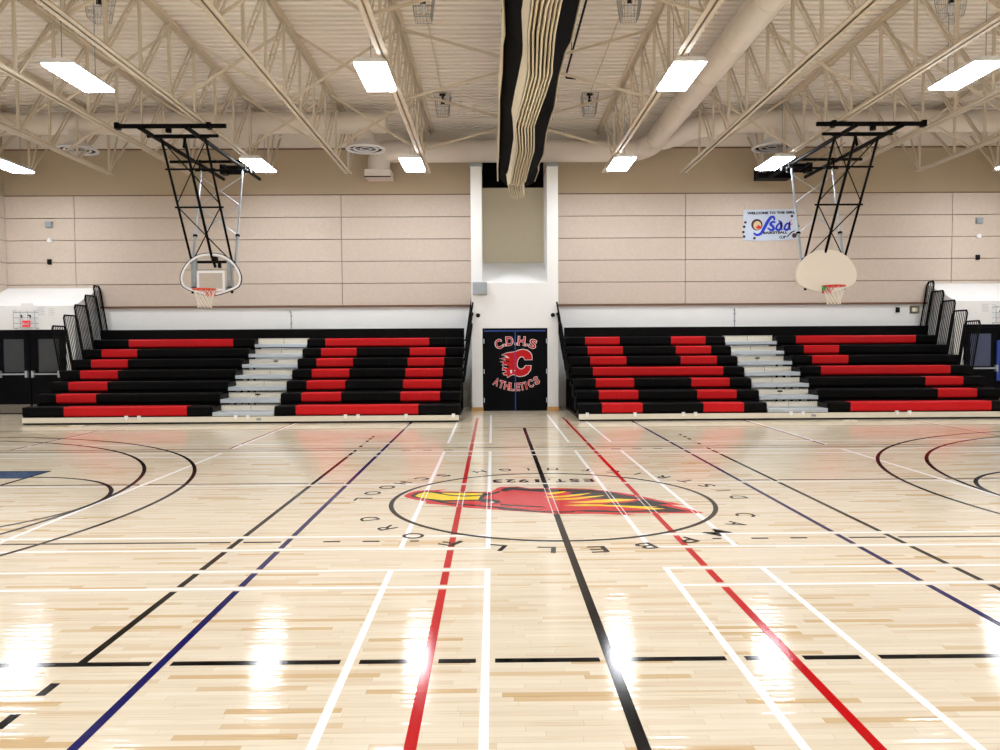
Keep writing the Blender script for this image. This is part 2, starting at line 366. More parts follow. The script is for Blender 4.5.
for dx in (-5.0, 5.0):
    addV(CX+dx, .045, [(Y0, 12.34), (12.85, 18.2)], 'w', 4); addV(CX+dx-.05, .04, [(12.85, 18.2)], 'r', 3)
for dx in (-8.65, 8.65):
    addV(CX+dx, .03, [(12.8, 18.2)], 'w', 4); addV(CX+dx-.05, .04, [(12.85, 18.2)], 'r', 3)
full = [(EX0, EX1)]; split = [(EX0, -.03), (1.30, EX1)]
addH(4.13, .055, full, 'k', 1)
for yy in (5.41, 5.83, 6.44, 6.87): addH(yy, .042, split, 'w', 4)
for yy in (11.9, 12.33, 13.38): addH(yy, .042, full if yy < 13 else split, 'w', 4)
addH(9.43, .035, full, 'w', 4)
side = [(EX0, CX-2.45), (CX+2.45, EX1)]
addH(6.70, .04, side, 'd', 1); addH(9.56, .04, side, 'd', 1); addH(12.55, .04, side, 'd', 1); addH(12.77, .045, full, 'k', 1); addH(15.75, .045, full, 'd', 1)
for yy in (6.70, 12.5):
    for k in range(3):
        a = -1.50+k*.345; addH(yy, .04, [(a, a+.15)], 'd', 1); a2 = 2*CX-a-.15; addH(yy, .04, [(a2, a2+.15)], 'd', 1)
def cut(segs, a, b_):
    out = []
    for s0, s1 in segs:
        if b_ <= s0 or a >= s1: out.append((s0, s1)); continue
        if a > s0: out.append((s0, a))
        if b_ < s1: out.append((b_, s1))
    return out
# logo outline on the floor, measured through the solved camera and kept in metres
def fp(px, py):
    dx = px-492.66; dy = py-343.85+dx*.0059; Yv = 1.73*769/dy
    return (dx*Yv/768.5, Yv)
def lA(*pts): return [fp(395+a/8.333, 475+b_/8.333) for a, b_ in pts]
def lB(*pts): return [fp(500+a/8.333, 475+b_/8.333) for a, b_ in pts]
def lC(*pts): return [fp(600+a/8.333, 475+b_/8.333) for a, b_ in pts]
LOGO = lA((58, 185), (110, 155), (180, 140), (250, 135), (330, 135), (430, 125), (350, 145), (700, 150), (790, 152), (850, 115), (880, 108), (990, 107))+lB((140, 105), (240, 121), (390, 120), (500, 120), (560, 122), (760, 128), (990, 157))+lC((180, 160), (330, 185), (480, 220), (710, 262), (600, 265), (720, 290), (880, 333), (800, 335), (450, 335), (200, 335), (310, 348), (200, 348), (10, 340))+lB((700, 338), (500, 340), (300, 325), (10, 306))+lA((800, 300), (600, 285), (400, 262), (240, 248), (250, 232), (150, 215), (90, 200))
def logo_span(x):
    ys = []
    for i in range(len(LOGO)):
        (x0, y0), (x1, y1) = LOGO[i-1], LOGO[i]
        if (x0-x)*(x1-x) < 0: ys.append(y0+(y1-y0)*(x-x0)/(x1-x0))
    return (min(ys), max(ys)) if ys else None
mk = {c: MB() for c in 'rkwnd'}; thin = MB()
G = .03
for x, w_, segs, c, pr in V:
    for yy, hw, hs, hc, hp in H:
        if hp > pr and any(a < x < b_ for a, b_ in hs): segs = cut(segs, yy-hw/2-G, yy+hw/2+G)
    sp = logo_span(x)
    if sp and -1.1 < x < 2.6:
        before = segs; segs = cut(segs, sp[0], sp[1])
        if before != segs:
            for e in (-1, 1): thin.add([(x+e*w_/2-.004, sp[0], .0026), (x+e*w_/2+.004, sp[0], .0026), (x+e*w_/2+.004, sp[1], .0026), (x+e*w_/2-.004, sp[1], .0026)], [(0, 1, 2, 3)])
    for a, b_ in segs: mk[c].add([(x-w_/2, a, .0008), (x+w_/2, a, .0008), (x+w_/2, b_, .0008), (x-w_/2, b_, .0008)], [(0, 1, 2, 3)])
for yy, hw, segs, c, pr in H:
    for x, w_, vs, vc, vp in V:
        if vp > pr and any(a < yy < b_ for a, b_ in vs): segs = cut(segs, x-w_/2-G, x+w_/2+G)
        elif vp >= 4 and pr == 4: pass
    for a, b_ in segs: mk[c].add([(a, yy-hw/2, .0010), (b_, yy-hw/2, .0010), (b_, yy+hw/2, .0010), (a, yy+hw/2, .0010)], [(0, 1, 2, 3)])
def ring(mb, cx, cy, r, w_, a0=0, a1=2*PI, z=.0013, n=96):
    vs = []; fs = []
    for i in range(n+1):
        a = a0+(a1-a0)*i/n
        for rr in (r-w_, r): vs.append((cx+rr*math.cos(a), cy+rr*math.sin(a), z))
    for i in range(n): fs.append((2*i, 2*i+1, 2*i+3, 2*i+2))
    mb.add(vs, fs)
CY = 8.41
circ = MB(); ring(circ, CX, CY, 1.775, .05); circ.build('centre_circle', P_BLACK, fl)
arcs = MB()
for sg in (-1, 1):
    base = PI if sg > 0 else 0
    for dx, r, sp in ((10.7, 6.35, .5), (10.85, 5.84, .5)):
        ring(arcs, CX+sg*dx, CY, r, .052, base-PI*sp, base+PI*sp, .0014, 128)
    ring(arcs, CX+sg*6.79, CY, 1.78, .05, base-PI/2, base+PI/2, .0016, 64)
    x = CX+sg*6.79; arcs.add([(x-.025, 6.1, .0012), (x+.025, 6.1, .0012), (x+.025, 10.66, .0012), (x-.025, 10.66, .0012)], [(0, 1, 2, 3)])
    for yy in (6.1, 10.66):
        x2 = EX0 if sg < 0 else EX1; q = sorted((x, x2)); arcs.add([(q[0], yy-.025, .0012), (q[1], yy-.025, .0012), (q[1], yy+.025, .0012), (q[0], yy+.025, .0012)], [(0, 1, 2, 3)])
arcs.build('basketball_arcs', P_BLACK, fl)
lane = MB()
for sg in (-1, 1):
    for a, b_ in ((6.13, 6.66), (10.08, 10.635)):
        x, x2 = CX+sg*6.815, (EX0 if sg < 0 else EX1); q = sorted((x, x2)); lane.add([(q[0], a, .0009), (q[1], a, .0009), (q[1], b_, .0009), (q[0], b_, .0009)], [(0, 1, 2, 3)])
lane.build('lane_band', P_SLATE, fl, 'slate blue painted lane band')
for c, nm, mm in (('r', 'red_lines', P_RED), ('k', 'black_lines', P_BLACK), ('w', 'white_lines', P_WHITE), ('n', 'blue_lines', P_NAVY), ('d', 'thin_dark_lines', P_DGREY)):
    mk[c].build(nm, mm, fl)
thin.build('logo_pinstripes', P_WHITE, fl)
# floor logo : bird head with flame crest
lg = MB(); lg.poly(LOGO, .0016)
lg.cur = 1; z1 = .0018
lg.poly(lA((112, 185), (140, 165), (200, 150), (260, 144), (330, 150), (400, 153), (730, 155), (770, 165), (760, 185), (720, 205), (800, 215), (865, 226), (872, 238), (840, 250), (720, 238), (680, 225), (520, 226), (420, 234), (380, 241), (300, 226), (220, 208), (150, 200)), z1)
lg.poly(lA((740, 172), (800, 160), (860, 145), (890, 125), (925, 114), (995, 113))+lB((140, 112), (250, 128), (380, 126), (500, 133), (500, 145), (470, 152), (330, 150), (200, 142), (100, 134), (40, 148))+lA((870, 140), (860, 158), (800, 172), (760, 182)), z1)
lg.poly(lB((495, 140), (560, 128), (760, 135), (990, 164))+lC((150, 170), (300, 195), (450, 226), (590, 256), (490, 260), (620, 291), (770, 320), (600, 326), (400, 322), (200, 328), (0, 324))+lB((700, 320), (560, 250), (480, 200)), z1)
lg.poly(lA((300, 228), (420, 238), (560, 252), (700, 264), (870, 278), (995, 290))+lB((300, 312), (500, 318), (620, 316), (620, 326), (500, 328), (300, 322), (0, 300))+lA((850, 290), (680, 272), (540, 260), (400, 247)), z1)
lg.poly(lA((870, 252), (995, 262))+lB((300, 274), (480, 278), (700, 286), (480, 286), (300, 282), (0, 266)), z1)
lg.cur = 0; z2 = .0020
lg.poly(lB((300, 160), (430, 150), (500, 152), (620, 150), (560, 165), (760, 165), (640, 190), (870, 186), (760, 210), (1000, 214), (1200, 212), (1120, 236), (1000, 252), (840, 258), (1000, 272), (1240, 288), (1380, 300), (1180, 312), (1000, 316), (840, 308), (640, 312), (480, 305), (320, 270)), z2)
lg.cur = 1
for sp in (((560, 168), (640, 163), (740, 164), (640, 178)), ((650, 203), (760, 196), (900, 186), (1000, 196), (980, 206), (800, 212)), ((860, 252), (1000, 246), (1130, 238), (1280, 250), (1330, 268), (1200, 270), (1000, 264)), ((600, 312), (760, 306), (1000, 318), (800, 324))):
    lg.poly(lB(*sp), .0021)
lg.cur = 2; z3 = .0022
lg.poly(lA((155, 185), (185, 166), (240, 152), (300, 157), (370, 170), (450, 184), (560, 191), (704, 186), (685, 216), (500, 219), (380, 221), (300, 211), (200, 201)), z3)
lg.poly(lA((370, 158), (725, 162), (712, 177), (560, 182), (460, 177), (400, 168)), z3)
for sp in (((380, 166), (470, 151), (555, 144), (520, 160), (420, 176)), ((360, 194), (500, 186), (640, 172), (765, 160), (690, 178), (560, 194), (420, 202)), ((420, 213), (600, 205), (760, 189), (880, 180), (800, 197), (640, 216), (470, 221)), ((560, 240), (700, 232), (840, 221), (970, 210), (1133, 217), (1060, 230), (900, 241), (720, 247)), ((520, 266), (700, 258), (840, 260), (1000, 268), (1233, 277), (1330, 279), (1250, 288), (1390, 296), (1283, 304), (1000, 280), (840, 272), (640, 272))):
    lg.poly(lB(*sp), z3)
lg.cur = 3; lg.poly(lA((772, 238), (800, 232), (828, 238), (800, 244)), z3)
lg.build('team_logo', [P_LOGORED, P_BLACK, P_YEL, P_WHITE], fl, 'red and yellow bird head with black flame crest')
lt = MB()
def fl_letter(ch, ang, near):
    a = math.radians(ang); R = 2.05 if near else 2.10
    c = Vector((CX+R*math.cos(a), CY+R*math.sin(a))); rad = Vector((math.cos(a), math.sin(a)))
    up = rad if near else -rad; rt = Vector((up.y, -up.x))
    lt.text(ch, .27, lambda p_, q_: (c.x+rt.x*p_+up.x*q_, c.y+rt.y*p_+up.y*q_, .0024), .002, {'I': .024, 'M': .21, 'O': .2}.get(ch, .155))
for i, ch in enumerate('CAMPBELLFORD'): fl_letter(ch, -22.8-12.1*i, True)
for ch, a in zip('DISTRICT', (2.5, 13, 22.3, 32.3, 42.7, 52.7, 62.1, 71.9)): fl_letter(ch, a, False)
for ch, a in zip('HIGH', (85.1, 94.2, 102.9, 113)): fl_letter(ch, a, False)
for ch, a in zip('SCHOOL', (128, 137.5, 147.3, 156.4, 166.7, 176.3)): fl_letter(ch, a, False)
for ch, xx in (('E', 1.20), ('S', 1.02), ('T', .84), ('.', .71), ('1', .55), ('9', .38), ('2', .215), ('3', .05)):
    lt.text(ch, .29, lambda p_, q_, xx=xx, o=(-.09 if ch == '.' else 0): (xx-p_, 9.62-q_-o, .0024), .008, {'.': .035, '1': .055}.get(ch, .125))
lt.build('lettering', P_BLACK, fl, 'black lettering around the centre circle')
# ------------------------------------------------------------------ bleachers
Y1, DY, Z1, DZ = 17.0, .52, .392, .251
MOD = .4515
def seat_profile(k):
    y, z = Y1+DY*k, Z1+DZ*k; q = z-.215
    return [(y+.03, q), (y, q+.03), (y-.004, z-.03), (y+.008, z-.008), (y+.03, z), (y+.12, z-.010), (y+.25, z+.002), (y+.29, z-.004), (y+.29, z-.04), (y+.05, z-.05), (y+.045, q)]
def bank(name, xa, xb, aisle, reds, label, seams):
    root = empty(name, ((xa+xb)/2, Y1, 0)); ox = Vector((-(xa+xb)/2, -Y1, 0))
    def sh(mb): mb.v = [(v[0]+ox.x, v[1]+ox.y, v[2]) for v in mb.v]; return mb
    for k in range(7):
        y, z = Y1+DY*k, Z1+DZ*k
        r = MB()
        for a, b_ in ((xa, aisle[0]), (aisle[1], xb)):
            r.box(a, b_, y+.27, y+DY+.06, z-.19, z-.165)          # foot deck
            r.box(a, b_, y+.06, y+.09, max(z-.40, .03), z-.05)      # riser behind the seat skirt
            xq = a+.02
            while xq < b_: r.box(xq, xq+.04, y+.06, y+.28, z-.20, z-.045); xq += 1.29
            for e in (a, b_-.03): r.box(e, e+.03, y+.03, y+DY, max(.04, z-.45), z-.19)
        row = sh(r).build('bleacher_row', M['blackdeck'], root)
        cuts = sorted(reds[k])
        edges = []; 
        for a, b_ in ((xa, aisle[0]), (aisle[1], xb)):
            xx = a
            for r0, r1 in cuts:
                if r0 >= a-.01 and r1 <= b_+.01:
                    if r0 > xx+.01: edges.append((xx, r0, 0))
                    edges.append((r0, r1, 1)); xx = r1
            if xx < b_-.01: edges.append((xx, b_, 0))
        for e0, e1, isred in edges:
            m = MB(); nmod = max(1, round((e1-e0)/MOD)); st = (e1-e0)/nmod
            for i in range(nmod): m.prismx(seat_profile(k), e0+i*st+.0005, e0+(i+1)*st-.0005)
            sh(m).build('red_seat' if isred else 'black_seat', M['red' if isred else 'black'], row, 'red moulded bench seat' if isred else None)
        # aisle : silver half step, cream riser
        s_ = MB(); a0, a1 = aisle[0]+.035, aisle[1]-.035; zt_ = z-.14
        s_.box(a0, a1, y+.01, y+DY+.05, zt_-.025, zt_); s_.prismx([(y-.012, zt_-.005), (y-.006, zt_+.004), (y+.03, zt_+.004), (y+.03, zt_-.02), (y+.002, zt_-.02), (y-.002, zt_-.085), (y-.012, zt_-.085)], a0, a1)
        for q_ in (.055, .075): s_.box(a0, a1, y-.016, y-.01, zt_-q_-.004, zt_-q_+.004)
        s_.cur = 1; rt = zt_+DZ-.132 if k < 6 else z+.01; yr_ = y if k < 6 else y-.24; s_.box(a0, a1, yr_+DY+.03, yr_+DY+.045, zt_, rt)
        s_.cur = 2
        xq = a0+.02
        while xq < a1-.03: s_.box(xq, xq+.022, yr_+DY+.026, yr_+DY+.031, rt-.022, rt-.010); xq += .05
        s_.box((a0+a1)/2-.004, (a0+a1)/2+.004, yr_+DY+.026, yr_+DY+.031, zt_, rt)
        if k in (1, 4): s_.box((a0+a1)/2-.06, (a0+a1)/2+.06, y+DY+.024, y+DY+.031, zt_+.05, zt_+.085)
        for e in (aisle[0], aisle[1]-.03): s_.box(e, e+.03, y+.03, y+DY+.05, max(.04, z-.45), z-.03)
        sh(s_).build('aisle_step', [M['silver'], M['riser'], M['black']], root, 'silver aisle step with cream riser')
    f = MB(); f.box(xa, xb, Y1-.02, Y1+.02, .04, .155)
    sh(f).build('front_rail', M['riser'], root, 'cream steel front rail')
    f = MB(); f.box(xa+.02, xb-.02, Y1-.01, Y1+.2, .004, .04)
    sh(f).build('rail_shadow_strip', M['rubber'], root)  # black strip standing in for the shadow gap under the front rail
    for xw in seams:
        w_ = MB(); w_.box(xw-.035, xw+.035, Y1-.035, Y1+.0, .12, .19); w_.box(xw-.02, xw+.02, Y1-.04, Y1-.02, .10, .17)
        sh(w_).build('rail_bracket', M['white'], root)
    w_ = MB(); xm = (aisle[0]+aisle[1])/2+.35; w_.box(xm-.05, xm+.05, Y1-.03, Y1-.02, .07, .12); sh(w_).build('latch_plate', M['greybox'], root)
    yb = Y1+6*DY+.36; zt = Z1+6*DZ
    bp_ = MB(); bp_.box(xa, xb, yb, yb+.04, zt-.25, zt+.255); bp_.box(xa, xb, yb-.012, yb, zt+.20, zt+.25); bp_.box(xa, xb, yb-.3, yb, zt-.20, zt-.17)
    sh(bp_).build('back_panel', M['black'], root)
    # understructure
    for xq in (xa+.06, aisle[0]-.06, aisle[1]+.06, xb-.06):
        us = MB()
        for k in range(7):
            y = Y1+DY*k+.2; us.box(xq-.025, xq+.025, y, y+.05, 0.01, Z1+DZ*k-.19)
        us.box(xq-.025, xq+.025, Y1+.15, Y1+6*DY+.3, 0.01, .07)
        sh(us).build('support_frame', M['blackmetal'], root)
    # end guard rails leaning outwards
    for xe, o in ((xa, -1), (xb, 1)):
        for k in range(2, 7):
            y0 = Y1+DY*k+.62; y1 = min(y0+.60, YB-.09); z0 = Z1+DZ*k-.1; z1_ = z0+1.43+(.03*(k-2))
            if k == 6: y0 = YB-.42
            def Pt(yy, t): return (xe+o*(.03+.15*(z1_-z0)*t), yy, z0+(z1_-z0)*t)
            gr_ = MB(); gr_.tube([Pt(y0, 0), Pt(y0, .95), Pt(y0+.05, 1), Pt(y1-.05, 1), Pt(y1, .95), Pt(y1, 0)], .021, 8)
            gr_.tube([Pt(y0, .06), Pt(y1, .06)], .014, 6); gr_.tube([Pt(y0, .03), (xe-o*.02, y0, z0+.03)], .02, 6); gr_.tube([Pt(y1, .03), (xe-o*.02, y1, z0+.03)], .02, 6)
            nb = 7 if k < 6 else 3
            for i in range(1, nb+1):
                yy = y0+(y1-y0)*i/(nb+1); gr_.tube([Pt(yy, .06), Pt(yy, 1)], .0095, 6)
            sh(gr_).build('guard_rail', M['blackmetal'], root)
    return tag(root, label, 'bleachers', 'telescopic bleachers along the far wall')
c0 = -9.48; dd0 = -4.37
redsL = {}
for k in range(7):
    if k in (0, 6): redsL[k] = [(c0, c0+6*MOD), (dd0, dd0+6*MOD)]
    else: redsL[k] = [(c0-MOD, c0+MOD), (dd0, dd0+2*MOD), (dd0+5*MOD, dd0+7*MOD)]
bank('bleacher_bank', -10.39, -.755, (-6.24, -4.82), redsL, 'left bank of black bleachers with red seats spelling C and D', (-8.10, -7.82, -5.69, -5.42, -3.27, -2.99, -1.93, -.88))
h0 = 2.425; s0 = 7.97; redsR = {}
for k in range(7):
    hh = [(h0, h0+7*MOD)] if k == 3 else [(h0, h0+2*MOD), (h0+5*MOD, h0+7*MOD)]
    if k in (0, 3, 6): ss = [(s0, s0+7*MOD)]
    elif k in (1, 2): ss = [(s0+5*MOD, s0+7*MOD)]
    else: ss = [(s0, s0+2*MOD)]
    redsR[k] = hh+ss
bank('bleacher_bank', 1.905, 11.66, (6.08, 7.49), redsR, 'right bank of black bleachers with red seats spelling H and S', (2.09, 3.15, 4.23, 4.5, 6.63, 6.9, 9.0, 9.28))
# small floor plates in front of the bleachers
for x, y, l in ((-9.05, 16.72, 'left'), (7.85, 16.75, 'right')):
    m = MB(); m.box(x-.13, x+.13, y-.09, y+.09, 0.0012, .006); m.cur = 1; m.box(x-.03, x+.03, y-.02, y+.02, .006, .008)
    tag(m.build('floor_plate', [M['beigeplate'], M['greybox']]), 'beige floor socket plate in front of the %s bleachers' % l, 'floor plate', 'floor socket plates')
# ------------------------------------------------------------------ roof trusses
TZB, TZT = 6.15, 7.43
pts_b = [19.9, 18.4]
while pts_b[-1] > -2.2: pts_b.append(pts_b[-1]-1.13)
def chord(z, y0, y1):
    m = MB()
    for e in (-1, 1):
        m.box(e*.012 if e > 0 else -.085, .085 if e > 0 else -.012, y0, y1, z-.035, z-.025)
        a, b_ = sorted((e*.012, e*.022)); m.box(a, b_, y0, y1, z-.035, z+.045)
    return m
def make_truss(variant):
    root = empty('roof_truss', (0, YN, TZB))
    def sh(mb): mb.v = [(v[0], v[1]-YN, v[2]-TZB) for v in mb.v]; return mb
    sh(chord(TZB, YN+.2, 19.97)).build('bottom_chord', M['steel'], root)
    t = MB()
    for e in (-1, 1):
        a, b_ = sorted((e*.012, e*.09)); t.box(a, b_, YN, YB, TZT+.05, TZT+.062); a, b_ = sorted((e*.012, e*.022)); t.box(a, b_, YN, YB, TZT-.04, TZT+.055)
    sh(t).build('top_chord', M['steel'], root)
    for i, y in enumerate(pts_b):
        if not (variant and i == 0):
            sh(MB().bar((0, y, TZB+.0), (0, y, TZT), .045, .045, (0, 1, 0))).build('web_post', M['steel'], root)
        if i+1 < len(pts_b):
            if variant == 2 and i == 0: continue
            a, b_ = Vector((0, y-.05, TZT-.02)), Vector((0, pts_b[i+1]+.05, TZB+.03)); m = MB()
            for e in (-.035, .035): m.bar(a+Vector((e, 0, 0)), b_+Vector((e, 0, 0)), .018, .04)
            for t_ in (.35, .65): q = a.lerp(b_, t_); m.bar(q-Vector((.035, 0, 0)), q+Vector((.035, 0, 0)), .03, .02)
            sh(m).build('web_diagonal', M['steel'], root)
    if not variant:
        sh(MB().bar((0, 19.93, TZB+.02), (0, 21.05, 7.3), .04, .04)).build('end_diagonal', M['steel'], root)
        sh(MB().bar((0, 19.93, TZB+.02), (0, 20.5, TZT), .035, .035)).build('end_diagonal', M['steel'], root)
    return root
TL = [-1.64-2.03*k for k in range(6)]; TR = [2.91+2.03*k for k in range(6)]
prot = {0: make_truss(0), 1: make_truss(1), 2: make_truss(2)}; used = {}
for side, xs in (('left', TL), ('right', TR)):
    for k, x in enumerate(xs):
        v = 1 if k == 0 else (2 if (side == 'right' and k == 1) else 0)
        o = prot[v] if v not in used else copy_tree(prot[v]); used[v] = 1
        o.location.x = x
        tag(o, 'cream open web roof truss, %s to the %s of the folded divider curtain' % (ORD[k], side), 'truss', 'roof trusses')
# cross bracing between the trusses
def make_brace(wd, nm):
    root = empty('cross_brace', (0, 0, 0)); h_ = (TZT-.04)-(TZB+.02)
    for e in (-1, 1):
        m = MB(); m.bar((-wd/2+.05, e*.03, 0 if e > 0 else h_), (wd/2-.05, e*.03, h_ if e > 0 else 0), .045, .03, (0, 1, 0))
        m.build('brace_bar', M['steel'], root)
    return root
pb = {}
rows = ((14.1, 'nearer'), (17.75, 'farther'), (10.5, 'nearest'))
pairs = [(TL[0], TR[0], 'in the bay holding the folded divider curtain')]
for k in range(5):
    pairs.append((TL[k+1], TL[k], 'between the %s and %s trusses left of the curtain' % (ORD[k], ORD[k+1])))
    pairs.append((TR[k], TR[k+1], 'between the %s and %s trusses right of the curtain' % (ORD[k], ORD[k+1])))
for a, b_, wh in pairs:
    if a == TR[0]: continue                      # the big duct fills this bay
    for y, rn in rows:
        wd = b_-a; key = round(wd, 2)
        if key not in pb: pb[key] = make_brace(wd, ''); o = pb[key]
        else: o = copy_tree(pb[key])
        o.location = ((a+b_)/2, y, TZB+.02)
        tag(o, '%s cream cross brace %s' % ({'nearer': 'middle', 'farther': 'farthest', 'nearest': 'nearest'}[rn], wh), 'cross brace', 'cross braces between roof trusses')
# ------------------------------------------------------------------ lights
def make_light():
    root = empty('ceiling_light')
    m = MB(); m.prism([(-.26, 0), (.26, 0), (.26, .02), (.20, .075), (-.20, .075), (-.26, .02)], -.65, .65); m.build('housing', M['fixture'], root)
    MB().prism([(-.245, 0), (-.235, -.03), (.235, -.03), (.245, 0)], -.625, .625).build('diffuser', M['lens'], root)
    for y in (-.5, .5):
        MB().tube([(0, y, .07), (0, y, 1.42)], .006, 6).build('hanger_wire', M['greybox'], root)
    return root
LZ = 6.03; pl = None
lr = {'far': (18.6, [-11.52, -5.57, -1.89, 3.11, 6.80, 12.8]), 'near': (12.55, [-11.4, -6.59, -1.85, 3.06, 7.69, 12.4]),
      'a': (6.3, [-11.4, -6.57, -1.86, 3.04, 7.62, 12.4]), 'b': (.3, [-11.4, -6.57, -1.86, 3.04, 7.62, 12.4])}
for rn, (y, xs) in lr.items():
    for i, x in enumerate(xs):
        o = pl if pl is None else copy_tree(pl)
        if o is None: pl = o = make_light()
        o.location = (x, y, LZ)
        posn = ['leftmost', 'second from left', 'third from left', 'fourth from left', 'fifth from left', 'rightmost'][i]
        row = {'far': 'in the row beside the far wall', 'near': 'in the large nearer row above mid court', 'a': 'in the overhead row out of frame', 'b': 'in the rear row behind the camera'}[rn]
        tag(o, 'lit white linear ceiling light, %s %s' % (posn, row), 'ceiling light', 'linear ceiling lights')
# caged lamps under the deck
def make_cage():
    root = empty('caged_lamp'); c = MB(); w0, w1, h_ = .13, .19, .46
    for e in (-1, 1):
        for f_ in (-1, 1): c.tube([(e*w0, f_*w0, -h_), (e*w1, f_*w1, 0)], .006, 5)
    for t_ in (0, .33, .66, 1):
        q = w1+(w0-w1)*t_; z = -h_*t_; c.tube([(-q, -q, z), (q, -q, z), (q, q, z), (-q, q, z)], .005, 5, closed=True)
    for i in range(-2, 3):
        for e in (-1, 1): c.tube([(i*.07*.68, e*w0, -h_), (i*.07, e*w1, 0)], .003, 4); c.tube([(e*w0, i*.07*.68, -h_), (e*w1, i*.07, 0)], .003, 4)
        c.tube([(i*.05, -w0, -h_), (i*.05, w0, -h_)], .003, 4)
    c.build('wire_cage', M['galv'], root)
    MB().lathe([(0, .03), (.07, .03), (.075, 0), (.03, -.01), (.022, -.1), (.04, -.12), (.045, -.2), (0, -.2)], (0, 0, 0), 14).build('lamp_holder', M['rubber'], root)
    MB().lathe([(0, -.2), (.03, -.21), (.055, -.27), (.055, -.31), (.03, -.36), (0, -.37)], (0, 0, 0), 14).build('bulb', M['boardwhite'], root)
    return root
pc = None
for x, y, l in ((-1.12, 18, 'left of the curtain, farther pair'), (-1.10, 12.75, 'left of the curtain, nearer pair'), (2.28, 18, 'right of the curtain, farther pair'), (2.27, 12.75, 'right of the curtain, nearer pair'), (-6.35, 12.75, 'at the far left top of the view'), (7.55, 12.75, 'at the far right top of the view')):
    o = copy_tree(pc) if pc else make_cage(); pc = pc or o
    o.location = (x, y, ZD-.03); tag(o, 'wire caged bulb lamp under the roof deck %s' % l, 'caged lamp', 'caged lamps')
for x, l in ((-1.12, 'left of the curtain'), (2.28, 'right of the curtain')):
    m = MB()
    for a, b_ in ((YN, 12.65), (12.85, 17.9)): m.tube([(x, a, ZD-.014), (x, b_, ZD-.014)], .012, 6)
    tag(m.build('conduit_pipe', M['steel']), 'thin conduit feeding the caged lamps %s' % l, 'conduit', 'lamp conduits')
m = MB(); m.tube([(1.53, 10.5, 7.2), (1.53, 15.9, 7.2), (1.55, 16.05, 7.2), (1.75, 16.1, 7.2)], .02, 8)
for y in (11.5, 14.8): m.tube([(1.53, y, 7.2), (1.53, y, ZD-.005)], .008, 6)
tag(m.build('cable_pipe', M['blackmetal']), 'dark pipe with bent end beside the divider curtain', 'pipe')
# ------------------------------------------------------------------ ducts
def seams(mb, pts_dir, r, n=14): pass
def diffuser(parent, x, y, ztop, org):
    m = MB(); m.tube([(x, y, ztop), (x, y, 6.66)], .2, 20, caps=False)
    st = m; st.v = [(v[0]-org[0], v[1]-org[1], v[2]-org[2]) for v in st.v]; st = st.build('duct_stub', M['duct'], parent)
    d = MB(); c = (x-org[0], y-org[1], 6.46-org[2])
    d.lathe([(.2, .2), (.22, .16), (.44, .02), (.48, 0), (.48, -.025), (.40, -.025), (.39, -.01), (.44, .01), (.2, .15)], c, 36)
    d.lathe([(.31, -.01), (.29, -.02), (.26, .0), (.27, .015), (.305, .0)], c, 32); d.lathe([(.15, -.01), (.13, -.015), (.11, .0), (.12, .01)], c, 24)
    d.cur = 1; d.lathe([(.42, .012), (.2, .06), (0, .06)], c, 32)
    for e in range(4): a = e*PI/2; d.cur = 0; d.bar((c[0]+.1*math.cos(a), c[1]+.1*math.sin(a), c[2]), (c[0]+.42*math.cos(a), c[1]+.42*math.sin(a), c[2]+.005), .015, .012)
    d.build('round_diffuser', [M['fixture'], M['ductdark']], parent, 'round white ring diffuser with dark slots')
def duct_rings(mb, a, b_, r, step=1.5):
    a, b_ = Vector(a), Vector(b_); L_ = (b_-a).length; n = int(L_/step)
    for i in range(1, n+1):
        q = a.lerp(b_, i/(n+1)); d = (b_-a).normalized()*.012; mb.tube([q-d, q+d], r+.006, 28)
YD, RD, ZC = 18.8, .26, 7.08
root = empty('air_duct', (XL, YD, ZC)); org = (XL, YD, ZC)
m = MB(); m.tube([(XL+.02, YD, ZC), (-2.54, YD, ZC)], RD, 32); duct_rings(m, (XL+.02, YD, ZC), (-2.54, YD, ZC), RD, 1.6); m.tube([(-2.6, YD, ZC), (-2.52, YD, ZC)], RD+.012, 32)
m.v = [(v[0]-org[0], v[1]-org[1], v[2]-org[2]) for v in m.v]; m.build('duct_pipe', M['duct'], root)
diffuser(root, -9.97, YD, ZC-.2, org); diffuser(root, -3.04, YD, ZC-.2, org)
tag(root, 'cream round duct with two round diffusers running left from mid wall', 'duct')
root = empty('air_duct', (4.26, YN, 7.0)); org = (4.26, YN, 7.0)
def shd(mb): mb.v = [(v[0]-org[0], v[1]-org[1], v[2]-org[2]) for v in mb.v]; return mb
m = MB(); m.tube([(4.26, YN+.02, 7.0), (4.26, 20.2, 7.0)], .262, 32); duct_rings(m, (4.26, YN, 7.0), (4.26, 20.2, 7.0), .262, 1.7); shd(m).build('trunk_pipe', M['duct'], root)
YL, ZL = 20.72, 6.865
el = MB(); el.tube([(4.26, 19.9, 7.0)]+[(4.26-.5*(1-math.cos(t)), 20.22+.5*math.sin(t), 7.0-.135*t/(PI/2)) for t in [i*PI/2/8 for i in range(9)]], .285, 28); shd(el).build('elbow', M['duct'], root)
m = MB(); m.tube([(3.8, YL, ZL), (-2.7, YL, ZL)]+[(-2.7-.3*math.sin(t), YL, ZL-.3*(1-math.cos(t))) for t in [i*PI/2/8 for i in range(1, 9)]]+[(-3.0, YL, 6.3)], .29, 28); duct_rings(m, (3.7, YL, ZL), (-2.4, YL, ZL), .29, 1.5)
shd(m).build('cross_pipe', M['duct'], root)
m = MB(); m.box(-3.34, -2.66, YL-.3, YL+.34, 6.14, 6.34); m.cur = 1; m.box(-3.35, -2.65, YL-.31, YL-.295, 6.13, 6.16); shd(m).build('collar', [M['duct'], M['ductdark']], root)
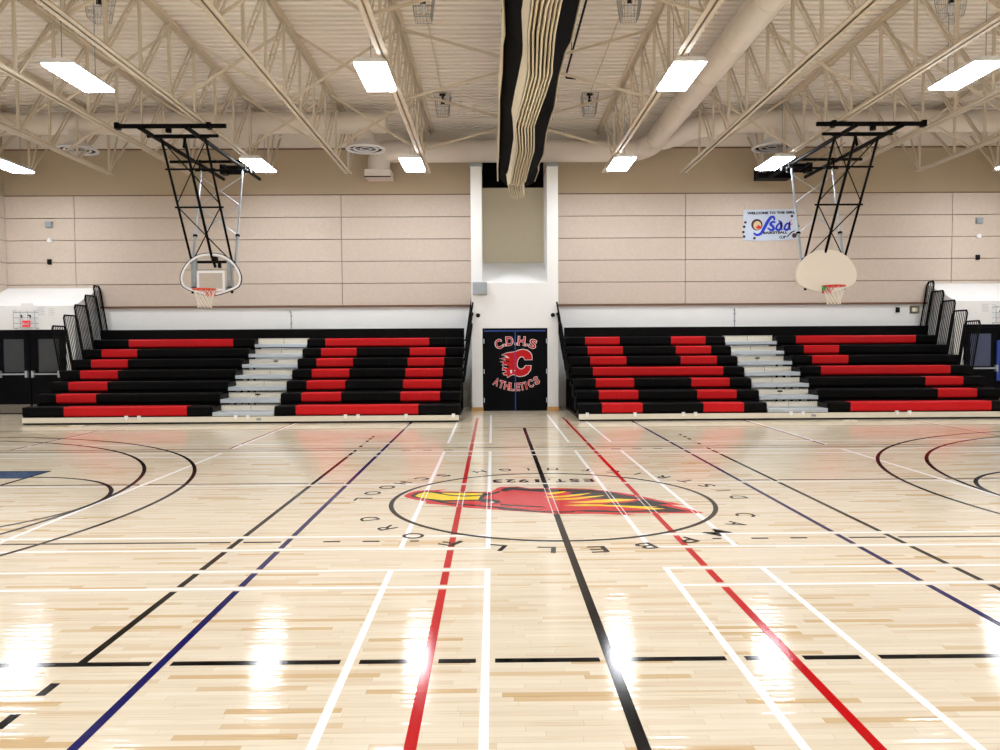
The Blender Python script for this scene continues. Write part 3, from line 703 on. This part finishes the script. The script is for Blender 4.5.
cp = [(XR-.02, YD, ZC), (6.3, YD, ZC)]+[(6.3-1.5*math.sin(t), YD+.95*(1-math.cos(t)), ZC-.03*t) for t in [i*PI/2/10 for i in range(1, 11)]]+[(4.45, 20.2, 7.02)]
m = MB(); m.tube(cp, [.26]*2+[.265]*(len(cp)-2), 28); duct_rings(m, (XR-.1, YD, ZC), (6.3, YD, ZC), RD, 1.6); shd(m).build('branch_pipe', M['duct'], root)
diffuser(root, 6.82, YD, ZC-.2, org)
tag(root, 'large cream trunk duct running overhead to the far wall with branch to the right', 'duct')
# ------------------------------------------------------------------ folded divider curtain
cur = empty('divider_curtain', (CX, 8, 5.5)); org = (CX, 8, 5.5)
def shc(mb): mb.v = [(v[0]-org[0], v[1]-org[1], v[2]-org[2]) for v in mb.v]; return mb
YS = [-2.6+i*.1 for i in range(int((19.75+2.6)/.1)+1)]
kn = {}
KY = [-4]; _r = random.Random(5)
while KY[-1] < 22: KY.append(KY[-1]+_r.choice((.35, 1.1, .5, 1.5, .8)))
def wob(y, a, seed):                            # angular kinks where the folds were strapped
    for i in range(len(KY)-1):
        if KY[i] <= y < KY[i+1]:
            p0, p1 = random.Random(seed*977+i).uniform(-1, 1), random.Random(seed*977+i+1).uniform(-1, 1)
            return a*(p0+(p1-p0)*(y-KY[i])/(KY[i+1]-KY[i]))
    return 0
def sag(y): return -.15*max(0, min(1, (y-13)/6.5))
def sheet(fnx, fnz, th, ys=YS):
    """vertical wavy sheet of thickness th : fnx(y), fnz(y)->(z0,z1)"""
    m = MB(); n = len(ys)
    for y in ys:
        x = fnx(y); z0, z1_ = fnz(y); m.v += [(x-th/2, y, z1_), (x-th/2, y, z0+th/2), (x, y, z0), (x+th/2, y, z0+th/2), (x+th/2, y, z1_)]
    fs = []
    for i in range(n-1):
        for j in range(4): fs.append((5*i+j, 5*i+j+1, 5*i+6+j, 5*i+5+j))
        fs.append((5*i+4, 5*i, 5*i+5, 5*i+9))
    fs += [(0, 1, 2, 3, 4), tuple(5*(n-1)+j for j in (4, 3, 2, 1, 0))]
    o = list(m.v); m.v = []; m.add(o, fs, False); return m
NF = 7
for i in range(NF):
    x0 = .53+i*.054
    f_ = lambda y, i=i, x0=x0: x0-.03+wob(y, .06, 3)+wob(y, .006, 10+i)-.0072*(y-12)
    z_ = lambda y, i=i: (5.60+sag(y)*1.25+.02*abs(i-3)+wob(y, .03, 21), 6.42)
    shc(sheet(f_, z_, .026)).build('cream_fold', M['cream'], cur)
# broad cream lap on the left of the folds
def ribbon(fa, fb, th=.012, ys=YS):
    m = MB(); n = len(ys); vs = []
    for y in ys:
        a, b_ = fa(y), fb(y); vs += [(a[0], y, a[1]), (b_[0], y, b_[1]), (b_[0], y, b_[1]+th), (a[0], y, a[1]+th)]
    fs = []
    for i in range(n-1):
        for j in range(4): fs.append((4*i+j, 4*i+(j+1) % 4, 4*i+4+(j+1) % 4, 4*i+4+j))
    fs += [(0, 1, 2, 3), tuple(4*(n-1)+j for j in (3, 2, 1, 0))]
    return m.add(vs, fs, False)
w3 = lambda y: wob(y, .06, 3)-.0072*(y-12)
shc(ribbon(lambda y: (.395+.6*w3(y)+wob(y, .02, 5), 6.0+sag(y)), lambda y: (.475+w3(y), 5.70+sag(y)))).build('cream_lap', M['cream'], cur)
shc(ribbon(lambda y: (.19+wob(y, .03, 6), 6.15+1.4*sag(y)), lambda y: (.42+.6*w3(y)+wob(y, .02, 5), 5.93+1.4*sag(y)))).build('mesh_drape', M['mesh'], cur, 'black mesh drape')
shc(ribbon(lambda y: (.86+w3(y), 5.86+sag(y)), lambda y: (1.10+wob(y, .035, 8), 5.97+sag(y)))).build('mesh_drape', M['mesh'], cur, 'black mesh drape')
shc(sheet(lambda y: .165+wob(y, .03, 6), lambda y: (6.06+1.4*sag(y), 6.5), .03)).build('edge_hem', M['cream'], cur)
shc(sheet(lambda y: 1.125+wob(y, .035, 8), lambda y: (5.99+sag(y), 6.5), .02)).build('edge_hem', M['cream'], cur)
m = MB(); m.box(.16, 1.11, -2.5, 19.7, 6.5, 6.56); shc(m).build('carrier_batten', M['mesh'], cur)
m = MB()
y = -2
while y < 19.7:
    for x in (.3, .95): m.box(x-.025, x+.025, y, y+.006, 6.55, ZD)
    y += 2.1
shc(m).build('hoist_strap', M['mesh'], cur)
tag(cur, 'black and cream gym divider curtain folded up along the roof centre', 'curtain')
# ------------------------------------------------------------------ ceiling hung basketball hoops
OUT = [(0, 0), (.13, -.006), (.25, -.03), (.36, -.08), (.47, -.155), (.56, -.25), (.635, -.37), (.685, -.50), (.69, -.60), (.67, -.70), (.62, -.77), (.52, -.83), (.36, -.89), (.20, -.94), (.06, -.965)]
OUTL = OUT+[(-a, b_) for a, b_ in reversed(OUT[1:])]
def make_hoop(x0, sg, glass, label):
    YBD, ZT = 17.3, 3.80
    root = empty('basketball_hoop', (x0, YBD, 6.06))
    def sh(mb): mb.v = [(v[0]*1.0, v[1]-YBD, v[2]-6.06) for v in mb.v]; return mb
    def T(p_): return (p_[0]*sg, p_[1], p_[2])
    o2 = [(a, ZT+b_) for a, b_ in OUTL]
    ins = lambda d: [(a, b_) for a, b_ in offset_poly(o2, -d)]
    def frame(mb, pa, pb_, y0, y1):
        n = len(pa); vs = [(a, y0, z) for a, z in pa]+[(a, y0, z) for a, z in pb_]+[(a, y1, z) for a, z in pa]+[(a, y1, z) for a, z in pb_]
        fs = []
        for i in range(n):
            j = (i+1) % n; fs += [(i, j, n+j, n+i), (2*n+i, 3*n+i, 3*n+j, 2*n+j), (i, 2*n+i, 2*n+j, j), (n+i, n+j, 3*n+j, 3*n+i)]
        mb.add(vs, fs)
    if glass:
        m = MB(); m.prism(ins(.012), YBD, YBD+.012); bd = sh(m).build('backboard', M['glass'], root, 'clear fan shaped backboard')
        m = MB(); frame(m, ins(.016), ins(.06), YBD-.006, YBD-.001); sh(m).build('white_border', M['boardwhite'], bd)
        m = MB(); frame(m, o2, ins(.014), YBD-.008, YBD+.03); sh(m).build('edge_frame', M['rubber'], bd)
        m = MB(); q = [(-.31, 3.40), (.31, 3.40), (.31, 2.95), (-.31, 2.95)]; frame(m, q, [(-.26, 3.35), (.26, 3.35), (.26, 3.0), (-.26, 3.0)], YBD-.006, YBD-.001); sh(m).build('target_square', M['boardwhite'], bd)
    else:
        m = MB(); m.prism(ins(.02), YBD-.012, YBD+.03); frame(m, o2, ins(.02), YBD-.006, YBD+.03)
        bd = sh(m).build('backboard', M['boardcream'], root, 'plain cream fan shaped backboard')
    # rim and net
    rz, ry, rr = 2.955, YBD-.40, .23; ra = MB()
    ra.tube([(rr*math.cos(a), ry+rr*math.sin(a), rz) for a in [2*PI*i/40 for i in range(40)]], .02, 8, closed=True)
    ra.box(-.10, .10, YBD-.03, YBD-.012, rz-.13, rz+.02); ra.box(-.09, .09, YBD-.19, YBD-.02, rz-.02, rz+.004)
    for e in (-1, 1): ra.tube([(e*.08, YBD-.03, rz-.11), (e*.1, ry+.19, rz)], .009, 6)
    rim = sh(ra).build('rim', M['orange' if glass else 'redrim'], root)
    nt_ = MB(); NS = 12; lv = [(0, .225), (.09, .205), (.18, .175), (.27, .15), (.34, .14), (.40, .145)]
    for i in range(NS):
        for d in (1, -1):
            nt_.tube([(r_*math.cos(2*PI*(i+d*k*.5)/NS), ry+r_*math.sin(2*PI*(i+d*k*.5)/NS), rz-z_) for k, (z_, r_) in enumerate(lv)], .0055, 5)
    sh(nt_).build('net', M['net'], rim)
    if not glass:
        m = MB(); m.box(-.25, -.20, ry-.04, ry+.04, rz-.09, rz+.02); sh(m).build('green_tag', M['green'], rim)
    # steel behind board
    m = MB()
    for e in (-1, 1): m.box(e*.40-.055, e*.40+.055, YBD+.03, YBD+.11, 2.98, 3.68); m.box(e*.40-.09, e*.40+.09, YBD+.03, YBD+.06, 2.95, 3.05)
    sh(m).build('board_bracket', M['galv'], root)
    m = MB(); m.tube([(-.48, YBD+.1, 3.62), (.48, YBD+.1, 3.62)], .022, 8); m.box(.03, .11, YBD+.03, YBD+.12, 3.60, 3.72); m.box(.14, .18, YBD+.04, YBD+.12, 3.47, 3.63)
    sh(m).build('cross_tube', M['blackmetal'], root); m = MB(); m.tube([(-.44, YBD+.08, 2.97), (-.44, YBD+.08, 2.90)], .03, 8); sh(m).build('bracket_foot', M['blackmetal'], root); m = MB(); m.tube([(.44, YBD+.08, 2.97), (.44, YBD+.08, 2.90)], .03, 8)
    sh(m).build('bracket_foot', M['blackmetal'], root)
    # black mast : three long tubes leaning towards the court
    YA, ZA, YBm, ZBm = YBD+.13, 3.55, 15.9, 6.0
    def mp_(x, t): return T((x, YA+(YBm-YA)*t, ZA+(ZBm-ZA)*t))
    for x in (-.45, 0.02, .45): sh(MB().tube([mp_(x, -.02), mp_(x, 1)], .026 if x != .02 else .03, 10)).build('mast_tube', M['blackmetal'], root)
    m = MB()
    for t in (.02, .47, .76, .99): m.tube([mp_(-.52, t), mp_(.52, t)], .021, 8)
    for (xa_, ta), (xb_, tb) in (((-.45, .47), (.45, .02)), ((.45, .47), (-.45, .02)), ((-.45, .97), (.45, .50)), ((.45, .97), (-.45, .50))): m.tube([mp_(xa_, ta), mp_(xb_, tb)], .013, 6)
    sh(m).build('mast_bracing', M['blackmetal'], root)
    # silver rear brace
    def bp2(x, t): return T((x, YBD+.16+(18.1-YBD-.16)*t, 3.55+(5.8-3.55)*t))
    for x in (-.46, .5):
        bt = MB(); bt.tube([bp2(x, .12), bp2(x, 1)], .024, 10); bt.cur = 1; bt.tube([bp2(x, -.02), bp2(x, .3)], .033, 10); bt.cur = 2; bt.tube([bp2(x, .29), bp2(x, .31)], .048, 10)
        sh(bt).build('brace_tube', [M['silver'], M['galv'], M['blackmetal']], root, 'silver rear brace tube')
    m = MB()
    for (xa_, ta), (xb_, tb) in (((-.46, .3), (.5, .62)), ((.5, .3), (-.46, .62)), ((-.46, .62), (.5, .93)), ((.5, .62), (-.46, .93))): m.tube([bp2(xa_, ta), bp2(xb_, tb)], .011, 6)
    sh(m).build('brace_bracing', M['silver'], root)
    # roof framework
    m = MB(); m.tube([T((-1.12, 15.4, 6.06)), T((1.05, 15.4, 6.06))], .045, 10)
    for x in (-.60, .32): m.tube([T((x, 15.25, 6.0)), T((x, 20.0, 6.0))], .045, 10)
    m.tube([T((-.72, 15.9, 6.0)), T((.72, 15.9, 6.0))], .035, 8); m.tube([T((-1.3, 18.4, 6.07)), T((.9, 18.4, 6.07))], .035, 8); m.tube([T((-.6, 18.1, 5.80)), T((.62, 18.1, 5.80))], .028, 8)
    for x in (-.5, .55): m.tube([T((x, 18.1, 5.80)), T((x, 18.15, 6.05))], .02, 6)
    m.tube([T((.05, 15.9, 6.0)), T((.1, 15.7, 5.72))], .03, 8); m.tube([T((-.1, 15.45, 5.95)), T((-.1, 15.45, 6.1))], .06, 10)
    for x in (-1.08, .72): m.box(*sorted((sg*(x-.04), sg*(x+.04))), 15.33, 15.47, 6.0, 6.12)
    sh(m).build('roof_frame', M['blackmetal'], root)
    m = MB(); m.tube([T((-.1, 18.75, 5.95)), T((.35, 18.75, 5.95))], .11, 14); m.tube([T((.35, 18.75, 5.95)), T((.5, 18.75, 5.95))], .07, 12); m.box(*sorted((sg*-.22, sg*-.08)), 18.63, 18.87, 5.84, 6.06)
    m.tube([T((.1, 18.7, 5.86)), T((.1, 16.2, 5.9))], .005, 5)
    sh(m).build('winch', M['blackmetal'], root)
    if not glass:
        m = MB(); m.box(-.57, .30, 20.1, 20.5, 6.0, 6.34); sh(m).build('winch_box', M['blackmetal'], root)
    return tag(root, label, 'basketball hoop', 'ceiling hung basketball hoops')
make_hoop(-6.29, 1, True, 'left ceiling hung basketball hoop with clear fan backboard and orange rim')
make_hoop(7.52, -1, False, 'right ceiling hung basketball hoop with solid cream backboard and red rim')
# ------------------------------------------------------------------ wall items
# banner
bn = empty('banner', (7.585, YB-.06, 4.94)); W, Hh = 1.50, .82
def BN(a, b_, d=0): return (a, -.012-d, b_)    # local, metres
m = MB(); nx = 16; vs = []; fs = []
for i in range(nx+1):
    t = i/nx; x = -W/2+W*t; sag = -.03*math.sin(PI*t); vs += [(x-.02*(0), -.008, -Hh/2+sag), (x+.03*(1-t), -.008, Hh/2), (x, .004, -Hh/2+sag), (x+.03*(1-t), .004, Hh/2)]
for i in range(nx):
    a = 4*i; fs += [(a, a+4, a+5, a+1), (a+2, a+3, a+7, a+6), (a+1, a+5, a+7, a+3), (a, a+2, a+6, a+4)]
fs += [(0, 1, 3, 2), (4*nx, 4*nx+2, 4*nx+3, 4*nx+1)]
m.add(vs, fs); m.build('sheet', M['banner'], bn)
def BX(cx, cy): return ((cx-560)*W/775, -(cy-355)*Hh/430)
m = MB(); f_ = lambda cx, cy, d=0: (lambda a, b_: BN(BX(cx, cy)[0]+a, BX(cx, cy)[1]+b_, d))
m.text('WELCOME TO THE GIRLS', .085, f_(590, 190), .005, 1.36); m.text('BASKETBALL', .085, f_(635, 472), .005, .66); m.text('CUP', .10, f_(735, 540), .005, .18)
def disc(mb, cx, cy, r, d=0, n=18):
    x, z = BX(cx, cy); mb.poly([(x+r*math.cos(2*PI*i/n), z+r*math.sin(2*PI*i/n)) for i in range(n)], fn=lambda a, b_: BN(a, b_, d))
m.poly([BX(785, 540), BX(800, 545), BX(870, 480), BX(920, 455), BX(915, 445), BX(860, 465)], fn=lambda a, b_: BN(a, b_, 0))
for c in ((195, 380), (183, 455), (193, 520), (872, 243), (940, 243), (960, 385)): disc(m, c[0], c[1], .037)
m.build('lettering', M['bannerink'], bn, 'black banner lettering')
m = MB(); disc(m, 212, 318, .036); disc(m, 338, 545, .038); disc(m, 903, 520, .066)
ringm = MB()
x, z = BX(375, 355); m.poly([(x+.155*math.cos(2*PI*i/28), z+.155*math.sin(2*PI*i/28)) for i in range(28)], fn=lambda a, b_: BN(a, b_, 0)); m.build('brown_dots', M['bannerbrown'], bn)
m = MB(); m.poly([(x+.012+.108*math.cos(2*PI*i/24), z-.02+.118*math.sin(2*PI*i/24)) for i in range(24)], fn=lambda a, b_: BN(a, b_, .002)); m.build('letter_centre', M['bannertan'], bn)
leaf = [(0, .5), (.12, .28), (.28, .34), (.22, .08), (.42, .2), (.5, .02), (.3, -.14), (.34, -.26), (.05, -.22), (.04, -.5), (-.04, -.5), (-.05, -.22), (-.34, -.26), (-.3, -.14), (-.5, .02), (-.42, .2), (-.22, .08), (-.28, .34), (-.12, .28)]
lx, lz = BX(397, 392); m = MB(); m.poly([(lx+a*.155, lz+b_*.145) for a, b_ in leaf], fn=lambda a, b_: BN(a, b_, .004))
m.build('maple_leaf', M['bannerred'], bn, 'red maple leaf')
m = MB(); m.text('G', .2, f_(858, 335, .004), .0, .07); m.build('red_letter', M['bannerred'], bn, 'small red swirl letter')
m = MB()
def stroke(pts, wd):
    n = len(pts); P3 = [Vector((*BX(*q), 0)) for q in pts]
    # smooth by subdividing (catmull-rom)
    out = []
    for i in range(n-1):
        p0, p1, p2, p3 = P3[max(i-1, 0)], P3[i], P3[i+1], P3[min(i+2, n-1)]
        for s_ in range(6):
            t = s_/6; out.append(.5*((2*p1)+(-p0+p2)*t+(2*p0-5*p1+4*p2-p3)*t*t+(-p0+3*p1-3*p2+p3)*t**3))
    out.append(P3[-1]); vs = []; k = len(out)
    for i in range(k):
        d = (out[min(i+1, k-1)]-out[max(i-1, 0)]).normalized(); nn = Vector((-d.y, d.x, 0))*(wd/2*(.55+.45*math.sin(PI*i/(k-1))))
        for e in (1, -1): q = out[i]+nn*e; vs.append(BN(q.x, q.y, .005))
    m.add(vs, [(2*i, 2*i+1, 2*i+3, 2*i+2) for i in range(k-1)])
stroke([(622, 300), (615, 255), (575, 255), (530, 310), (480, 400), (430, 480), (370, 500), (325, 470)], .085)
stroke([(640, 330), (600, 320), (565, 350), (600, 385), (610, 425), (570, 435), (525, 405)], .075)
for ox_ in (0, 115):
    stroke([(715+ox_, 365), (690+ox_, 345), (655+ox_, 385), (650+ox_, 425), (690+ox_, 435), (715+ox_, 400), (722+ox_, 330), (715+ox_, 400), (735+ox_, 440)], .062)
stroke([(680, 300), (720, 340), (730, 400)], .055)
m.build('script_lettering', M['bannerblue'], bn, 'blue script lettering')
m = MB()
for x_ in (-.68, .70): m.tube([(x_, .0, Hh/2-.02), (x_-.03, .03, 5.8-4.94)], .004, 5)
m.build('hanging_wire', M['greybox'], bn)
bn.rotation_euler.y = math.radians(-1.0)
tag(bn, 'pale blue cloth basketball banner hung on the right wall panels', 'banner')
# junction box on left pilaster
m = MB(); m.box(-.50, -.14, YF-.13, YF, 2.99, 3.30); m.cur = 1; m.box(-.49, -.15, YF-.137, YF-.13, 3.0, 3.29)
tag(m.build('electrical_box', [M['greybox'], M['galv']]), 'grey metal electrical box on the left pilaster above the door', 'box')
def wallbox(nm, x, z, w_, h_, d, mm, label, cat, group=None, y=None):
    y = y or YB-PT; m = MB(); m.box(x-w_/2, x+w_/2, y-d, y, z-h_/2, z+h_/2); m.box(x-w_/2-.008, x+w_/2+.008, y-.012, y, z-h_/2-.008, z+h_/2+.008); m.box(x-w_*.3, x+w_*.3, y-d-.006, y-d, z-h_*.3, z+h_*.3)
    return tag(m.build(nm, mm), label, cat, group)
for x, s_ in ((-11.97, 'left'), (13.32, 'right')):
    wallbox('wall_sensor', x, 5.02, .17, .15, .08, M['greybox'], 'grey wall sensor box high on the %s panels' % s_, 'sensor', 'wall sensors')
    m = MB(); m.tube([(x, YB-PT, 4.60), (x, YB-PT-.05, 4.60)], .06, 20); m.tube([(x, YB-PT-.05, 4.60), (x, YB-PT-.065, 4.60)], .035, 16)
    tag(m.build('smoke_alarm', M['boardwhite']), 'round white alarm disc on the %s wall panels' % s_, 'alarm', 'round wall alarms')
    wallbox('wall_horn', x-.02, 4.02, .08, .13, .07, M['rubber'], 'small black wall horn below the white disc on the %s' % s_, 'horn', 'wall horns')
wallbox('thermostat', 11.15, 2.60, .085, .13, .05, M['rubber'], 'small black thermostat on the white wall right of the bleachers', 'thermostat', y=YB)
wallbox('cover_plate', 11.62, 2.60, .26, .2, .012, M['beigeplate'], 'beige cover plate beside the right end rails', 'cover plate', y=YB)
for x, s_ in ((-5.5, 'left'), (6.65, 'right')):
    m = MB(); m.tube([(x, YB-.02, 2.17), (x, YB-.02, 2.62)], .013, 6); m.tube([(x, YB-.02, 2.6), (x-.02, YB-.05, 2.66)], .02, 6); m.box(x-.02, x+.02, YB-.03, YB, 2.3, 2.34); m.box(x-.02, x+.02, YB-.03, YB, 2.5, 2.54)
    tag(m.build('wall_hook_rod', M['greybox']), 'thin grey hook rod on white wall above the %s aisle steps' % s_, 'hook', 'hook rods above the aisles')
# exit signs in cages and paper notices
def exit_sign(x, s_):
    r_ = empty('exit_sign', (x, YF, 2.30))
    m = MB(); m.box(-.20, .20, -.06, 0, -.08, .16); m.build('housing', M['boardwhite'], r_)
    MB().box(-.10, .10, -.065, -.06, -.07, .09).build('red_face', M['exitred'], r_)
    m = MB(); m.text('EXIT', .085, lambda a, b_: (a, -.067, .01+b_), .002, .165); m.build('lettering', M['boardwhite'], r_, 'white EXIT letters')
    m = MB()
    for e in (-1, 1): m.tube([(e*.10, -.05, .16), (e*.12, -.09, .22), (e*.08, -.12, .22)], .018, 8)
    m.build('emergency_lamp', M['rubber'], r_)
    m = MB()
    for e in (-.27, .27): m.tube([(e, 0, -.12), (e, -.15, -.10), (e, -.15, .34), (e, 0, .36)], .006, 6)
    for z in (-.10, .02, .16, .30): m.tube([(-.27, 0, z), (-.27, -.15, z), (.27, -.15, z), (.27, 0, z)], .006 if z < .3 else .009, 6)
    for e in (-.09, .09): m.tube([(e, -.15, -.10), (e, -.15, .34)], .005, 6)
    m.build('wire_guard', M['greybox'], r_)
    tag(r_, 'caged red exit sign above the %s black exit doors' % s_, 'exit sign', 'exit signs')
exit_sign(-11.86, 'left'); exit_sign(2*CX+11.88+.02, 'right')
def notice(x, z, w_, h_, label, lines, rows_=5):
    r_ = empty('paper_notice', (x, YF, z)); MB().box(-w_/2, w_/2, -.004, 0, -h_/2, h_/2).build('sheet', M['paper'], r_)
    if lines:
        m = MB()
        for k in range(rows_): zz = h_/2-.04-k*(h_-.06)/rows_; m.box(-w_*.4, w_*(.4-.15*(k % 2)), -.0055, -.004, zz-.006, zz)
        m.build('printed_lines', M['ink'], r_)
    tag(r_, label, 'notice', 'paper notices')
notice(-11.5, 2.62, .22, .28, 'larger paper notice right of the left exit sign', True)
notice(-11.24, 2.60, .2, .26, 'outer paper notice nearest the left end guard rails', True, 4)
notice(-11.86, 2.75, .3, .17, 'blank white sheet directly above the left exit sign', False)
notice(12.72, 2.58, .22, .28, 'paper notice left of the right exit sign', True)
# ------------------------------------------------------------------ camera and view
cam = bpy.data.cameras.new('camera'); co = bpy.data.objects.new('camera', cam); COL.objects.link(co)
cam.sensor_width = 36; cam.lens = 36*768/1000; cam.clip_end = 200; cam.clip_start = .05
pt, yw, rl = math.radians(-2.3257), math.radians(.5333), math.radians(-.3385)
fw = Vector((math.sin(yw)*math.cos(pt), math.cos(yw)*math.cos(pt), math.sin(pt))); r = Vector((math.cos(yw), -math.sin(yw), 0)); u = r.cross(fw)
r2 = math.cos(rl)*r+math.sin(rl)*u; u2 = -math.sin(rl)*r+math.cos(rl)*u
mtx = Matrix.Identity(4)
for i in range(3): mtx[i][0], mtx[i][1], mtx[i][2] = r2[i], u2[i], -fw[i]
mtx[0][3], mtx[1][3], mtx[2][3] = 0, 0, 1.73
co.matrix_world = mtx
S.camera = co
wd = bpy.data.worlds.new('world'); S.world = wd; wd.use_nodes = True; wd.node_tree.nodes['Background'].inputs[0].default_value = (.5, .5, .5, 1); wd.node_tree.nodes['Background'].inputs[1].default_value = .3
vs_ = S.view_settings; S.display_settings.display_device = 'sRGB'; vs_.view_transform = 'Standard'; vs_.look = 'None'; vs_.gamma = 1; vs_.use_curve_mapping = False; vs_.exposure = 0.47
